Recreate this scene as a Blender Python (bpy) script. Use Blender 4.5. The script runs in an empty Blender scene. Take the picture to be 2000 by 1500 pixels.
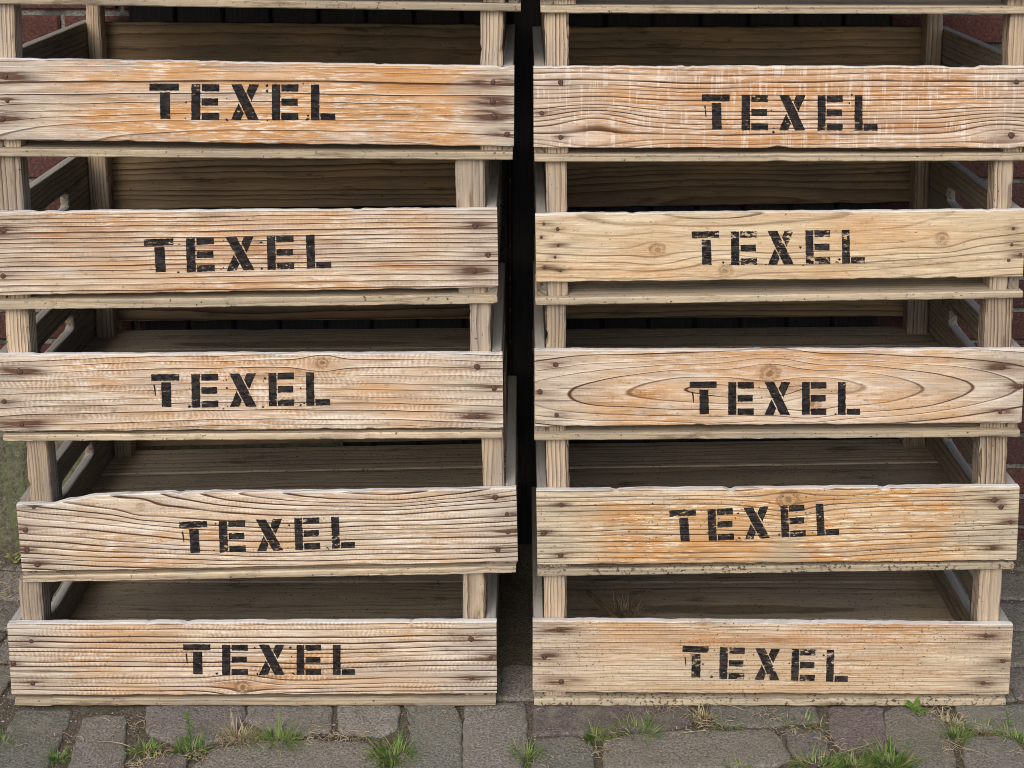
import bpy, math, random
from mathutils import Vector, Matrix, noise as mn

rnd = random.Random(7)
scene = bpy.context.scene
COL = scene.collection

# ------------------------------------------------------------------ camera geometry
F = 2650.0; PX, PY = 1020.0, 129.0          # focal length and principal point, photograph pixels
D, CH, TH = 1.96, 1.346, math.radians(9.2)  # distance to the crate fronts, eye height, pitch
cs, sn = math.cos(TH), math.sin(TH)
def at(px, py, Y=0.0):
    """world (x, z) where the ray through a photograph pixel meets the upright plane y = Y"""
    a, b = (px-PX)/F, (py-PY)/F
    t = (Y+D)/(cs-b*sn)
    return a*t, CH-t*(sn+b*cs)
def ground_at(px, py, Z=0.0):
    a, b = (px-PX)/F, (py-PY)/F
    t = (CH-Z)/(sn+b*cs)
    return a*t, -D+t*(cs-b*sn)

cam = bpy.data.cameras.new('camera'); camo = bpy.data.objects.new('camera', cam); COL.objects.link(camo)
camo.location = (0, -D, CH); camo.rotation_euler = (math.pi/2-TH, 0, 0)
cam.sensor_width = 36; cam.lens = F/2000*36
cam.shift_x = -(PX-1000)/2000; cam.shift_y = -(750-PY)/2000
cam.clip_start = .05; cam.clip_end = 500
scene.camera = camo

# ------------------------------------------------------------------ object helpers
def link(name, me, parent=None, loc=(0,0,0), rot=(0,0,0), mat=None):
    o = bpy.data.objects.new(name, me); COL.objects.link(o)
    o.location = loc; o.rotation_euler = rot
    if parent: o.parent = parent
    if mat and me: me.materials.append(mat)
    return o
def mesh(name, vs, fs, smooth=False):
    me = bpy.data.meshes.new(name); me.from_pydata([tuple(v) for v in vs], [], fs); me.update()
    if smooth:
        for p in me.polygons: p.use_smooth = True
    return me
def tag(o, label=None, cat=None, group=None, kind=None):
    if label: o['label'] = label
    if cat: o['category'] = cat
    if group: o['group'] = group
    if kind: o['kind'] = kind
    return o

# ------------------------------------------------------------------ node helpers
class G:
    def __init__(s, name):
        s.m = bpy.data.materials.new(name); s.m.use_nodes = True
        s.nt = s.m.node_tree; s.nt.nodes.clear()
        s.out = s.nt.nodes.new('ShaderNodeOutputMaterial')
    def put(s, sock, v):
        if isinstance(v, bpy.types.NodeSocket): s.nt.links.new(v, sock)
        elif isinstance(v, (tuple, list)) and sock.type == 'RGBA': sock.default_value = tuple(v)+((1,) if len(v) == 3 else ())
        else: sock.default_value = v
    def M(s, op, a, b=None, c=None, clamp=False):
        n = s.nt.nodes.new('ShaderNodeMath'); n.operation = op; n.use_clamp = clamp
        s.put(n.inputs[0], a)
        if b is not None: s.put(n.inputs[1], b)
        if c is not None: s.put(n.inputs[2], c)
        return n.outputs[0]
    def add(s,*a):
        r=a[0]
        for x in a[1:]: r=s.M('ADD',r,x)
        return r
    def sub(s,a,b): return s.M('SUBTRACT',a,b)
    def mul(s,*a):
        r=a[0]
        for x in a[1:]: r=s.M('MULTIPLY',r,x)
        return r
    def mad(s,a,b,c): return s.M('MULTIPLY_ADD',a,b,c)
    def sq(s,a): return s.M('MULTIPLY',a,a)
    def exp(s,a): return s.M('EXPONENT',a)
    def sat(s,a): return s.M('ADD',a,0.0,clamp=True)
    def ss(s, x, lo, hi, a=0.0, b=1.0):
        n = s.nt.nodes.new('ShaderNodeMapRange'); n.interpolation_type = 'SMOOTHSTEP'
        s.put(n.inputs['Value'], x); n.inputs['From Min'].default_value = lo; n.inputs['From Max'].default_value = hi
        n.inputs['To Min'].default_value = a; n.inputs['To Max'].default_value = b
        return n.outputs[0]
    def vec(s,x,y,z):
        n = s.nt.nodes.new('ShaderNodeCombineXYZ')
        for i,v in enumerate((x,y,z)): s.put(n.inputs[i], v)
        return n.outputs[0]
    def sep(s,v):
        n = s.nt.nodes.new('ShaderNodeSeparateXYZ'); s.put(n.inputs[0], v); return n.outputs
    def coord(s, which='Object'):
        return s.nt.nodes.new('ShaderNodeTexCoord').outputs[which]
    def rand(s): return s.nt.nodes.new('ShaderNodeObjectInfo').outputs['Random']
    def noise(s, v, scale=1.0, detail=2.0, rough=.5, dist=0.0):
        n = s.nt.nodes.new('ShaderNodeTexNoise'); s.put(n.inputs['Vector'], v)
        n.inputs['Scale'].default_value = scale; n.inputs['Detail'].default_value = detail
        n.inputs['Roughness'].default_value = rough; n.inputs['Distortion'].default_value = dist
        return n.outputs[0]
    def white(s, w):
        n = s.nt.nodes.new('ShaderNodeTexWhiteNoise'); n.noise_dimensions = '1D'; s.put(n.inputs['W'], w); return n.outputs[0]
    def mix(s, f, a, b, mode='MIX'):
        n = s.nt.nodes.new('ShaderNodeMix'); n.data_type = 'RGBA'; n.blend_type = mode
        s.put(n.inputs[0], f); s.put(n.inputs[6], a); s.put(n.inputs[7], b)
        return n.outputs[2]
    def bump(s, h, dist, strength=1.0):
        n = s.nt.nodes.new('ShaderNodeBump'); s.put(n.inputs['Height'], h)
        n.inputs['Distance'].default_value = dist; n.inputs['Strength'].default_value = strength
        return n.outputs[0]
    def bsdf(s, col, rough=.85, normal=None, spec=.25, alpha=None, metal=0):
        n = s.nt.nodes.new('ShaderNodeBsdfPrincipled')
        s.put(n.inputs['Base Color'], col); s.put(n.inputs['Roughness'], rough)
        n.inputs['Specular IOR Level'].default_value = spec; n.inputs['Metallic'].default_value = metal
        if normal is not None: s.put(n.inputs['Normal'], normal)
        if alpha is not None: s.put(n.inputs['Alpha'], alpha)
        s.nt.links.new(n.outputs[0], s.out.inputs[0])
        return s.m

# ------------------------------------------------------------------ wood of a front board
def ring_field(g, p, seed):
    """growth-ring phase, from real ring geometry (a pith line, its taper and the knots)"""
    x, y, z = g.sep(g.coord())
    w1 = g.sub(g.noise(g.vec(g.mul(x,2.6), seed, g.mul(z,9)), 1, 2), .5)
    w2 = g.sub(g.noise(g.vec(g.mul(x,13), g.mul(y,20), g.add(g.mul(z,70),seed)), 1, 2), .5)
    v = g.add(z, g.mul(w1, p.get('warp',.014)), g.mul(w2, p.get('warp2',.0022)))
    kn = None
    for (ku, kv, kr) in p.get('knots', []):
        du, dv = g.sub(x, ku), g.sub(z, kv)
        e = g.exp(g.mul(g.add(g.sq(g.mul(du, 1/(kr*4.2))), g.sq(g.mul(dv, 1/(kr*2.3)))), -1))
        v = g.sub(v, g.mul(dv, e, .85))
    q = p.get('q', 1.45)
    pa = lambda t: g.M('POWER', g.M('ABSOLUTE', t), q)
    R = g.M('POWER', g.add(pa(g.sub(v, p['v0'])), pa(g.mul(g.sub(x, p['u0']), p['s'])), pa(g.add(y, p.get('c',.003)))), 1/q)
    ph = g.mul(R, 1/p['sp'])
    ph = g.add(ph, g.mul(g.noise(g.vec(g.mul(R,30), seed, 0.0), 1, 1), 2.1))
    f = g.M('FRACT', ph)
    idx = g.M('FLOOR', ph)
    st = g.mad(g.white(g.add(idx, seed)), .7, .35)
    brk = g.ss(g.noise(g.vec(g.mul(x,9), idx, seed), 1, 2), .25, .6, .45, 1.0)
    lw = p.get('lw', .78)
    l = g.mul(g.add(g.mul(g.M('POWER', f, 2.2), .30), g.ss(f, lw, .93, 0.0, .85)), g.ss(f, .955, 1.0, 1.0, 0.0), st, brk)
    return x, y, z, l, f, idx

PALE = (.62,.505,.370); ORANGE = (.585,.295,.100); GREY = (.43,.39,.335); LINE = (.105,.050,.026); WHITE = (.83,.765,.66)

def skylit_silver(g, c, n, col=(.62,.61,.585)):
    '''pale skylight painted into the colour of wood facing up, patchy with grey weathering'''
    gn = g.nt.nodes.new('ShaderNodeNewGeometry').outputs['True Normal']
    up = g.ss(g.sep(gn)[2], .45, .9)
    return g.mix(g.mul(up, g.ss(n, .25, .6, .35, .95)), c, col)
def board_material(name, p, seed, W, nails):
    g = G(name)
    x, y, z, l, f, idx = ring_field(g, p, seed); st = g.mad(g.white(g.add(idx, seed)), .7, .35)
    big = g.noise(g.vec(g.mul(x,3.4), seed, g.mul(z,13)), 1, 3, .6)
    ends = g.M('ABSOLUTE', g.sub(x, p.get('mid',0.0)))
    endm = g.sat(g.add(g.ss(ends, W*.30, W*.50), g.mul(g.sub(g.noise(g.vec(g.mul(x,5), seed+3, g.mul(z,40)),1,3),.5), .9)))
    endm = g.mul(endm, g.ss(ends, W*.22, W*.40), p.get('grey',.8))
    om = g.sat(g.add(g.mul(g.sub(big,.5), 3.2), p['orange']))
    om = g.mul(om, g.sub(1.0, g.mul(endm,.85)))
    earlyf = g.ss(f, .25, .95, .35, 1.0)                         # the band darkens towards its late wood
    c = g.mix(g.mul(om, g.mad(earlyf,.35,.65)), PALE, ORANGE)
    # weathered white fibres
    wn = g.noise(g.vec(g.mul(x,34), seed+1, g.mul(z,330)), 1, 3, .65)
    wlow = g.noise(g.vec(g.mul(x,7), seed+8, g.mul(z,26)), 1, 2)
    wm = g.mul(g.ss(wn, .49, .62), g.ss(wlow, .36, .58), p.get('white',.7))
    c = g.mix(wm, c, WHITE)
    bl = g.noise(g.vec(g.mul(x,4.2), seed+15, g.mul(z,34)), 1, 4, .62)         # broad bleached streaks
    c = g.mix(g.mul(g.ss(bl,.50,.66), g.sub(1.0, g.mul(om,.5)), p.get('white',.7), .75), c, WHITE)
    rs = g.noise(g.vec(g.mul(x,3.1), seed+16, g.mul(z,46)), 1, 4, .6)          # reddish resin streaks
    c = g.mix(g.mul(g.ss(rs,.54,.70), p.get('red',.45)), c, (.43,.195,.075))
    # grey ends, streaky
    gs = g.noise(g.vec(g.mul(x,6), seed+5, g.mul(z,120)), 1, 3, .6)
    c = g.mix(endm, c, g.mix(g.ss(gs,.35,.68), GREY, (.66,.58,.47)))
    gpn = g.noise(g.vec(g.mul(x,5.5), seed+17, g.mul(z,30)), 1, 4, .65)        # silver-grey weathered patches
    c = g.mix(g.mul(g.ss(gpn,.50,.68), p.get('grey',.8), .62), c, (.46,.42,.375))
    # upright saw marks across the grain
    jit = g.mul(g.noise(g.vec(g.mul(x,22), seed+13, g.mul(z,p.get('sawz',55))), 1, 3, .65), 24.0)
    saw = g.mad(g.M('SINE', g.add(g.mul(x, 6.283*p.get('sawf',150)), jit)), .5, .5)
    sawm = g.mul(g.ss(g.noise(g.vec(g.mul(x,11), seed+11, g.mul(z,70)),1,4,.65), .44,.60), p.get('saw',.5))
    c = g.mix(g.mul(g.ss(saw,.45,.95), sawm, g.ss(f,.2,.7,.35,1.0), .55), c, (.43,.205,.085))
    c = g.mix(g.mul(g.ss(saw,.35,.0), sawm, .45), c, WHITE)
    if p.get('scratch'):
        sc = g.noise(g.vec(g.mul(x,170), g.mul(z,9), seed+2), 1, 3, .65)
        sm = g.noise(g.vec(g.mul(x,30), g.mul(z,60), seed+4), 1, 2)
        c = g.mix(g.mul(g.ss(sc,.53,.61), g.ss(sm,.36,.58), p['scratch']), c, WHITE)
    # late-wood lines
    lc = p.get('lc', .8)
    c = g.mix(g.sat(g.mul(l, lc*1.35)), c, LINE)
    c = g.mix(g.mul(g.ss(f,.02,.20,1.0,0.0), g.ss(st, .4, .9), lc, .55), c, WHITE)   # crisp pale lip after each line
    # fibre
    fib = g.noise(g.vec(g.mul(x,11), g.mul(y,500), g.mul(z,620)), 1, 3, .7)
    c = g.mix(1.0, c, g.mix(g.ss(fib,.28,.72), (.70,.66,.61), (1.08,1.08,1.08)), 'MULTIPLY')
    # thin drying checks
    ck = g.noise(g.vec(g.mul(x,4.5), seed+7, g.mul(z,240)), 1, 2, .5)
    ckm = g.mul(g.ss(ck,.665,.70), g.mad(endm,.8,.2))
    c = g.mix(g.mul(ckm,.8), c, (.07,.05,.04))
    # grime that has soaked in: broad streaks and small scuffs
    g1 = g.noise(g.vec(g.mul(x,5.5), seed+18, g.mul(z,42)), 1, 5, .72)
    g2 = g.noise(g.vec(g.mul(x,70), seed+19, g.mul(z,150)), 1, 4, .7)
    c = g.mix(g.mul(g.ss(g1,.50,.72), .62), c, g.mix(1.0, c, (.50,.44,.38), 'MULTIPLY'))
    c = g.mix(g.mul(g.ss(g2,.58,.70), .55), c, g.mix(1.0, c, (.46,.36,.27), 'MULTIPLY'))
    # knots
    kh = None
    for (ku, kv, kr) in p.get('knots', []):
        wob = g.mul(g.sub(g.noise(g.vec(g.mul(x,110), seed, g.mul(z,110)),1,4,.7), .5), .95)
        d = g.add(g.M('SQRT', g.add(g.sq(g.mul(g.sub(x,ku),1/(kr*1.2))), g.sq(g.mul(g.sub(z,kv),1/kr)))), wob)
        inn = g.ss(d, 1.08, .62)
        kn = g.noise(g.vec(g.mul(x,260), seed, g.mul(z,330)),1,4,.7)
        rg = g.M('SINE', g.mad(kn, 5.0, g.mul(d, 10)))
        kc = g.mix(g.ss(rg,-.7,.8), (.15,.080,.042), (.47,.315,.185))
        kc = g.mix(g.ss(d,.50,.10), kc, (.075,.042,.025))
        kc = g.mix(g.ss(kn,.56,.62), kc, (.050,.030,.020))
        kd = p.get('kd',.9)
        c = g.mix(g.mul(inn,kd), c, kc)
        rim = g.mul(g.ss(d, .72,.98), g.ss(d,1.30,1.0), g.ss(kn,.35,.6), kd)
        c = g.mix(g.mul(rim,.8), c, (.085,.045,.028))
        halo = g.exp(g.mul(g.add(g.sq(g.mul(g.sub(x,ku),1/(kr*3.6))), g.sq(g.mul(g.sub(z,kv),1/(kr*1.5)))), -1))
        c = g.mix(g.mul(halo,.38,kd), c, (.42,.235,.11))
        kh = g.mul(inn,-.6) if kh is None else g.add(kh, g.mul(inn,-.6))
    # iron stains that creep along the grain from the nails
    ns = g.noise(g.vec(g.mul(x,16), seed+9, g.mul(z,210)), 1, 3, .6)
    tot = None
    for (nu, nv, amt) in nails:
        a = g.sq(g.mul(g.sub(x,nu), 1/(.010+.026*amt))); b = g.sq(g.mul(g.sub(z,nv), 1/(.0042+.0045*amt)))
        e = g.mul(g.exp(g.mul(g.add(a,b), -1)), .55+.8*amt)
        tot = e if tot is None else g.add(tot, e)
    if tot is not None:
        c = g.mix(g.sat(g.mul(tot, g.ss(ns,.36,.60,.10,1.25))), c, (.058,.038,.029))
        c = g.mix(g.mul(g.sat(g.mul(tot,.5)), .45), c, (.26,.12,.065))
    # specks of dirt
    dn = g.noise(g.vec(g.mul(x,190), g.mul(y,190), g.mul(z,260)), 1, 2, .6)
    dlow = g.noise(g.vec(g.mul(x,8), seed+12, g.mul(z,14)), 1, 2)
    t = .77-.13*p.get('dirt',.15)
    c = g.mix(g.mul(g.ss(dn,t-.06,t), g.ss(dlow,.3,.6)), c, (.07,.052,.035))
    if p.get('flame'):
        fu, fv = p['flame']
        dd = g.add(g.sq(g.mul(g.sub(x,fu),1/g_abs(.02))), g.sq(g.mul(g.sub(z,fv),1/.045)))
        c = g.mix(g.mul(g.exp(g.mul(dd,-1)), .75), c, (.40,.33,.25))
    tint = p.get('tint', (1,1,1))
    c = g.mix(1.0, c, tint, 'MULTIPLY')
    c = skylit_silver(g, c, gs)  # board tops coloured paler, as if lit by the sky
    h = g.add(g.mul(l,-1.3), g.mul(fib,.6), g.mul(ckm,-1.0), g.mul(f,.25), g.mul(saw,sawm,.25))
    if kh is not None: h = g.add(h, kh)
    return g.bsdf(c, .82, g.bump(h, .0011, .9), .2)
def g_abs(v): return v

def paint_material(name, p, seed, wear):
    g = G(name)
    x, y, z, l, f, idx = ring_field(g, p, seed)
    n1 = g.noise(g.vec(g.mul(x,95), g.mul(z,190), seed+20.0), 1, 3, .65)
    n2 = g.noise(g.vec(g.mul(x,22), g.mul(z,30), seed+21.0), 1, 3, .6)
    n3 = g.noise(g.vec(g.mul(x,380), g.mul(z,420), seed), 1, 2, .5)
    miss = g.sat(g.add(g.mul(g.ss(n1,.62-.12*wear,.67-.09*wear), g.ss(n2,.56-.20*wear,.64-.15*wear)),
                       g.mul(g.ss(n3,.70-.06*wear,.76-.06*wear), .8),
                       g.mul(g.ss(f,.0,.12,1.0,0.0), wear, .8)))
    col = g.mix(g.ss(n1,.35,.65), (.009,.008,.009), (.034+.02*wear,.029+.018*wear,.027+.016*wear))
    return g.bsdf(col, .85, g.bump(g.add(g.mul(l,-1.0), g.mul(n1,.4)), .0009, .7), .08, g.sub(1.0, miss))

# ------------------------------------------------------------------ wood of everything else
def timber(name, pale, dark, grey, sp=.005, lc=.55, dirt=.1, warp=.010, stripes=1.0, top=False):
    g = G(name)
    r = g.rand()
    x, y, z = g.sep(g.coord())
    xo = g.mad(r, 37.0, x); so = g.mul(r, 91.0)
    w = g.mul(g.sub(g.noise(g.vec(g.mul(xo,4), g.mul(y,12), g.mul(z,12)), 1, 2), .5), warp)
    w2 = g.mul(g.sub(g.noise(g.vec(g.mul(xo,22), g.mul(y,60), g.mul(z,60)), 1, 2), .5), .002)
    r2 = g.M('FRACT', g.mul(r, 7.31)); r3 = g.M('FRACT', g.mul(r, 13.7))
    zz = g.add(z, g.mad(r2, .16, -.08), w, w2); yy = g.add(y, g.mad(r3, .08, .012), w2)
    R = g.M('SQRT', g.add(g.sq(zz), g.sq(yy), g.sq(g.mul(x,.06))))
    ph = g.add(g.mul(R, 1/sp), g.mul(g.noise(g.vec(g.mul(R,30), so, 0.0),1,1), 3.0))
    f = g.M('FRACT', ph); idx = g.M('FLOOR', ph)
    l = g.mul(g.M('POWER', f, 3.0), g.mad(g.white(g.add(idx,so)), .7, .3), g.ss(f,.94,1.0,1.0,.2))
    big = g.noise(g.vec(g.mul(xo,5), g.mul(y,18), g.mul(z,18)), 1, 3, .6)
    c = g.mix(g.ss(big,.32,.68), pale, grey)
    fib = g.noise(g.vec(g.mul(xo,12), g.mul(y,480), g.mul(z,480)), 1, 3, .7)
    c = g.mix(g.ss(fib,.3,.7,.38,0.0), c, dark)
    c = g.mix(g.sat(g.mul(l, lc*stripes)), c, dark)
    st = g.noise(g.vec(g.mul(xo,7), g.mul(y,40), g.mul(z,40)), 1, 4, .7)
    c = g.mix(g.mul(g.ss(st,.54,.70),.75), c, dark)
    dn = g.noise(g.vec(g.mul(xo,170), g.mul(y,170), g.mul(z,220)), 1, 2, .6)
    dl = g.noise(g.vec(g.mul(xo,20), g.mul(y,30), g.mul(z,30)), 1, 2, .6)
    t = .78-.20*dirt
    c = g.mix(g.mul(g.ss(dn,t-.05,t), g.ss(dl,.35,.55), .9), c, (.055,.040,.025))
    val = g.mad(r2, .42, .72)
    if top: c = skylit_silver(g, c, st, (.33,.315,.285))
    n = g.nt.nodes.new('ShaderNodeMix'); n.data_type='RGBA'; n.blend_type='MULTIPLY'; n.inputs[0].default_value=1
    g.put(n.inputs[6], c); g.put(n.inputs[7], g.vec(val,val,val)); c = n.outputs[2]
    h = g.add(g.mul(l,-.9), g.mul(fib,.5), g.mul(dn,.3*dirt))
    return g.bsdf(c, .85, g.bump(h, .0012, .9), .2)

M_POST  = timber('post_wood', (.60,.46,.31), (.105,.060,.035), (.40,.345,.275), .0046, 1.35, dirt=.35, warp=.014)
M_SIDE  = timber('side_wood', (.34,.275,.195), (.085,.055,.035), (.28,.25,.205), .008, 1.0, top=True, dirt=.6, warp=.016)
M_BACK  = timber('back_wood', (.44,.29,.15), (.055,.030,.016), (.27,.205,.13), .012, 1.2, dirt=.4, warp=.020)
M_FLOOR = timber('floor_wood', (.60,.49,.33), (.16,.105,.06), (.44,.375,.28), .009, .8, dirt=.5)
M_FLOORD= timber('dirty_floor_wood', (.54,.45,.31), (.13,.085,.05), (.42,.36,.26), .009, .7, dirt=.9)
M_FLOORI= timber('inner_floor_wood', (.54,.44,.31), (.11,.075,.045), (.42,.365,.28), .010, 1.0, dirt=.6, warp=.020)

g = G('rusty_iron')
n = g.noise(g.coord(), 420, 3, .6)
M_NAIL = g.bsdf(g.mix(g.ss(n,.35,.65), (.045,.028,.022), (.15,.078,.052)), .75, g.bump(n,.0005), .4, metal=.2)

# ------------------------------------------------------------------ planks
def plank_mesh(name, L, T, topf, botf, seed, n=48, rough=.0008, ch=.0014, endr=.0010, yr=0.0):
    """board along x (grain), thickness along y (0..T), upright edges botf..topf, worn edges"""
    vs, fs = [], []
    for i in range(n+1):
        u = i/n; x = -L/2+L*u
        e = 0
        t = topf(u) + rough*(mn.noise((x*28, seed, .3))*1.0+mn.noise((x*95, seed, 4.3))*.6)
        b = botf(u) + rough*(mn.noise((x*28, seed, 9.3))*1.0+mn.noise((x*95, seed, 14.3))*.6)
        chip = max(0.0, mn.noise((x*34, seed*1.3, 71.0))-.42)*rough*11
        chip2 = max(0.0, mn.noise((x*30, seed*1.7, 91.0))-.42)*rough*11
        t -= chip; b += chip2*.6
        c1 = ch*(1+.7*mn.noise((x*60, seed, 21))); c2 = ch*(1+.7*mn.noise((x*60, seed, 33)))
        if i in (0, n): c1 += .0006; c2 += .0006
        ys = yr*mn.noise((x*5, seed, 50))
        sec = [(c1, b), (T-c1, b), (T, b+c1), (T, t-c2), (T-c2, t), (c2, t), (0, t-c2), (0, b+c1)]
        for k, (yy, zz) in enumerate(sec):
            xx = x
            if i in (0, n): xx += endr*mn.noise((k*1.7+seed, zz*60, u*5))
            vs.append((xx, yy+ys, zz))
    for i in range(n):
        for k in range(8):
            a = i*8+k; b = i*8+(k+1)%8
            fs.append((a, a+8, b+8, b))
    fs.append(tuple(range(8))[::1]); fs.append(tuple(n*8+k for k in reversed(range(8))))
    return mesh(name, vs, fs)

def cuboid_plank(name, L, T, H, seed, **k):
    return plank_mesh(name, L, T, lambda u: H/2, lambda u: -H/2, seed, **k)

def side_mesh(name, L, T, H, slot, seed):
    """side board with a hand slot; x along the grain, y thickness, z height from 0 to H"""
    sx, sz, hw, hh = slot
    N = 16
    inner = []
    for k in range(N*4):
        a = 2*math.pi*k/(N*4)
        ca, sa = math.cos(a), math.sin(a)
        px = math.copysign(abs(ca)**.22, ca)*hw; pz = math.copysign(abs(sa)**.30, sa)*hh
        inner.append((sx+px, sz+pz+.0012*mn.noise((px*80, seed, pz*80))))
    outer = []
    for k in range(N*4):
        a = 2*math.pi*k/(N*4)
        ca, sa = math.cos(a), math.sin(a)
        # walk the rectangle in step with the slot
        m = max(abs(ca), abs(sa)); rx, rz = ca/m, sa/m
        X = sx + (rx*(L/2-sx) if rx > 0 else rx*(L/2+sx))
        Z = sz + (rz*(H-sz) if rz > 0 else rz*sz)
        outer.append((X, Z))
    vs, fs = [], []
    n = N*4; c = .0012
    for y, sh in ((0, c), (c, 0), (T-c, 0), (T, c)):
        for (X, Z) in outer:
            vs.append((X-(sh if X > L/2-1e-6 else (-sh if X < -L/2+1e-6 else 0)), y, Z-(sh if Z > H-1e-6 else (-sh if Z < 1e-6 else 0))))
    b = 4*n
    for y, sh in ((0, -.0018), (.0018, 0), (T-.0018, 0), (T, -.0018)):
        for (X, Z) in inner:
            d = Vector((X-sx, Z-sz)); d = d*(1-sh/d.length)
            vs.append((sx+d.x, y, sz+d.y))
    for k in range(n):
        j = (k+1) % n
        for r in range(3):
            fs.append((r*n+k, (r+1)*n+k, (r+1)*n+j, r*n+j))
            fs.append((b+r*n+j, b+(r+1)*n+j, b+(r+1)*n+k, b+r*n+k))
        fs.append((k, j, b+j, b+k))
        fs.append((3*n+j, 3*n+k, b+3*n+k, b+3*n+j))
    return mesh(name, vs, fs)

def nail_mesh():
    vs, fs = [], []
    n = 12
    prof = [(.0046, .0003), (.0046, -.0008), (.0038, -.0014), (.0018, -.0017)]
    for r, y in prof:
        for k in range(n):
            a = 2*math.pi*k/n; rr = r*(1+.08*math.sin(3*a+1))
            vs.append((rr*math.cos(a), y, rr*math.sin(a)))
    for i in range(len(prof)-1):
        for k in range(n):
            fs.append((i*n+k, (i+1)*n+k, (i+1)*n+(k+1)%n, i*n+(k+1)%n))
    fs.append(tuple((len(prof)-1)*n+k for k in range(n)))
    return mesh('nail', vs, fs)
NAIL = nail_mesh(); NAIL.materials.append(M_NAIL)

# ------------------------------------------------------------------ stencilled word (template units: 665 x 128)
def rc(a, b, c, d): return [(a,b),(c,b),(c,d),(a,d)]
WORD = [rc(0,0,105,25), [(37,31),(73,31),(75,125),(39,125)],
        rc(150,2,182,128), rc(187,2,250,27), rc(187,52,246,77), rc(187,103,250,128),
        [(292,2),(330,2),(392,128),(353,128)], [(357,2),(392,2),(365,62),(347,27)], [(327,128),(292,128),(319,68),(337,103)],
        rc(438,2,468,128), rc(472,2,533,27), rc(472,52,530,77), rc(472,103,533,128),
        rc(578,2,608,128), rc(612,104,665,128)]
def word_mesh(name, x0, y0, sx, sy, slope, tolocal, r, blots, tick):
    vs, fs = [], []
    polys = []
    for w in WORD:
        pts = []
        for i in range(len(w)):
            a, b = Vector(w[i]), Vector(w[(i+1)%len(w)])
            m = max(1, int((b-a).length/7))
            for k in range(m):
                q = a+(b-a)*k/m
                pts.append((q.x+r.uniform(-1,1)*.9, q.y+r.uniform(-1,1)*.9))
        polys.append(pts)
    for _ in range(blots):
        cx = r.choice([125, 140, 268, 275, 282, 415, 425, 555, 565])+r.uniform(-6,6)
        cy = r.choice([8, 30, 60, 118, 124, 127])+r.uniform(-8,8)
        n = 9; ra = r.uniform(1.5,6)
        polys.append([(cx+ra*r.uniform(.5,1.3)*math.cos(2*math.pi*k/n), cy+ra*r.uniform(.3,1.3)*math.sin(2*math.pi*k/n)) for k in range(n)])
    # the little run of paint left of the first letter
    if tick:
        polys.append([(8,40),(13,38),(16,55),(17,80),(14,82),(11,60)])
    for pts in polys:
        s = len(vs)
        for (X, Y) in pts:
            px = x0+X*sx-slope*Y*sy; py = y0+Y*sy+slope*X*sx
            vs.append(tolocal(px, py))
        fs.append(tuple(range(s, s+len(pts))))
    me = mesh(name, vs, fs)
    me.update()
    return me

# ------------------------------------------------------------------ crates
CD, BT = .462, .0105          # crate depth, front board thickness
# tl, tr, br, bl: corners of the front board; sl, sr: ends of the floor edge; yb: its lower edge at both ends (photo pixels)
CR = {
 'L0': dict(tl=(-25,-170), tr=(1018,-160), br=(1016,-6), bl=(-25,-16), sl=(-22,8), sr=(1017,23), lp=(-20,28), rp=(945,990), ft=.0115),
 'L1': dict(tl=(-27,114), tr=(1005,130), br=(1003,286), bl=(-27,273), sl=(-24,306), sr=(1001,313), lp=(-18,28), rp=(938,985), ft=.0120),
 'L2': dict(tl=(-22,414), tr=(972,408), br=(972,562), bl=(-22,577), sl=(-20,606), sr=(971,594), lp=(-4,43), rp=(891,947), ft=.0145),
 'L3': dict(tl=(-9,693), tr=(984,690), br=(980,836), bl=(-7,843), sl=(6,863), sr=(981,857), lp=(12,57), rp=(918,958), ft=.0105),
 'L4': dict(tl=(35,985), tr=(1011,953), br=(1009,1098), bl=(40,1117), sl=(45,1139), sr=(1008,1120), lp=(54,99), rp=(943,985), ft=.0110,
            top=[(0,985),(.07,985),(.11,977),(.16,968),(.28,963),(.38,962),(.6,961),(.8,958),(1,953)]),
 'L5': dict(tl=(15,1218), tr=(970,1214), br=(970,1355), bl=(22,1359), sl=(30,1386), sr=(968,1380), lp=(38,82), rp=(904,947), ft=.0120),
 'R0': dict(tl=(1058,-160), tr=(2060,-160), br=(2058,-6), bl=(1060,-4), sl=(1056,26), sr=(2055,28), lp=(1080,1127), rp=(1982,2028), ft=.0115),
 'R1': dict(tl=(1042,130), tr=(2033,130), br=(2032,290), bl=(1043,289), sl=(1044,317), sr=(2030,315), lp=(1065,1111), rp=(1971,2016), ft=.0115),
 'R2': dict(tl=(1045,418), tr=(2002,410), br=(2000,541), bl=(1048,551), sl=(1046,597), sr=(1998,583), lp=(1062,1108), rp=(1942,1992), ft=.0110),
 'R3': dict(tl=(1043,684), tr=(2000,683), br=(1998,826), bl=(1045,833), sl=(1044,861), sr=(1992,854), lp=(1063,1105), rp=(1925,1977), ft=.0110),
 'R4': dict(tl=(1047,958), tr=(1992,950), br=(1985,1095), bl=(1050,1103), sl=(1050,1127), sr=(1980,1113), lp=(1066,1111), rp=(1912,1968), ft=.0110),
 'R5': dict(tl=(1040,1212), tr=(1979,1220), br=(1970,1357), bl=(1041,1352), sl=(1043,1380), sr=(1964,1381), lp=(1063,1107), rp=(1912,1957), ft=.0120),
}
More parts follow.
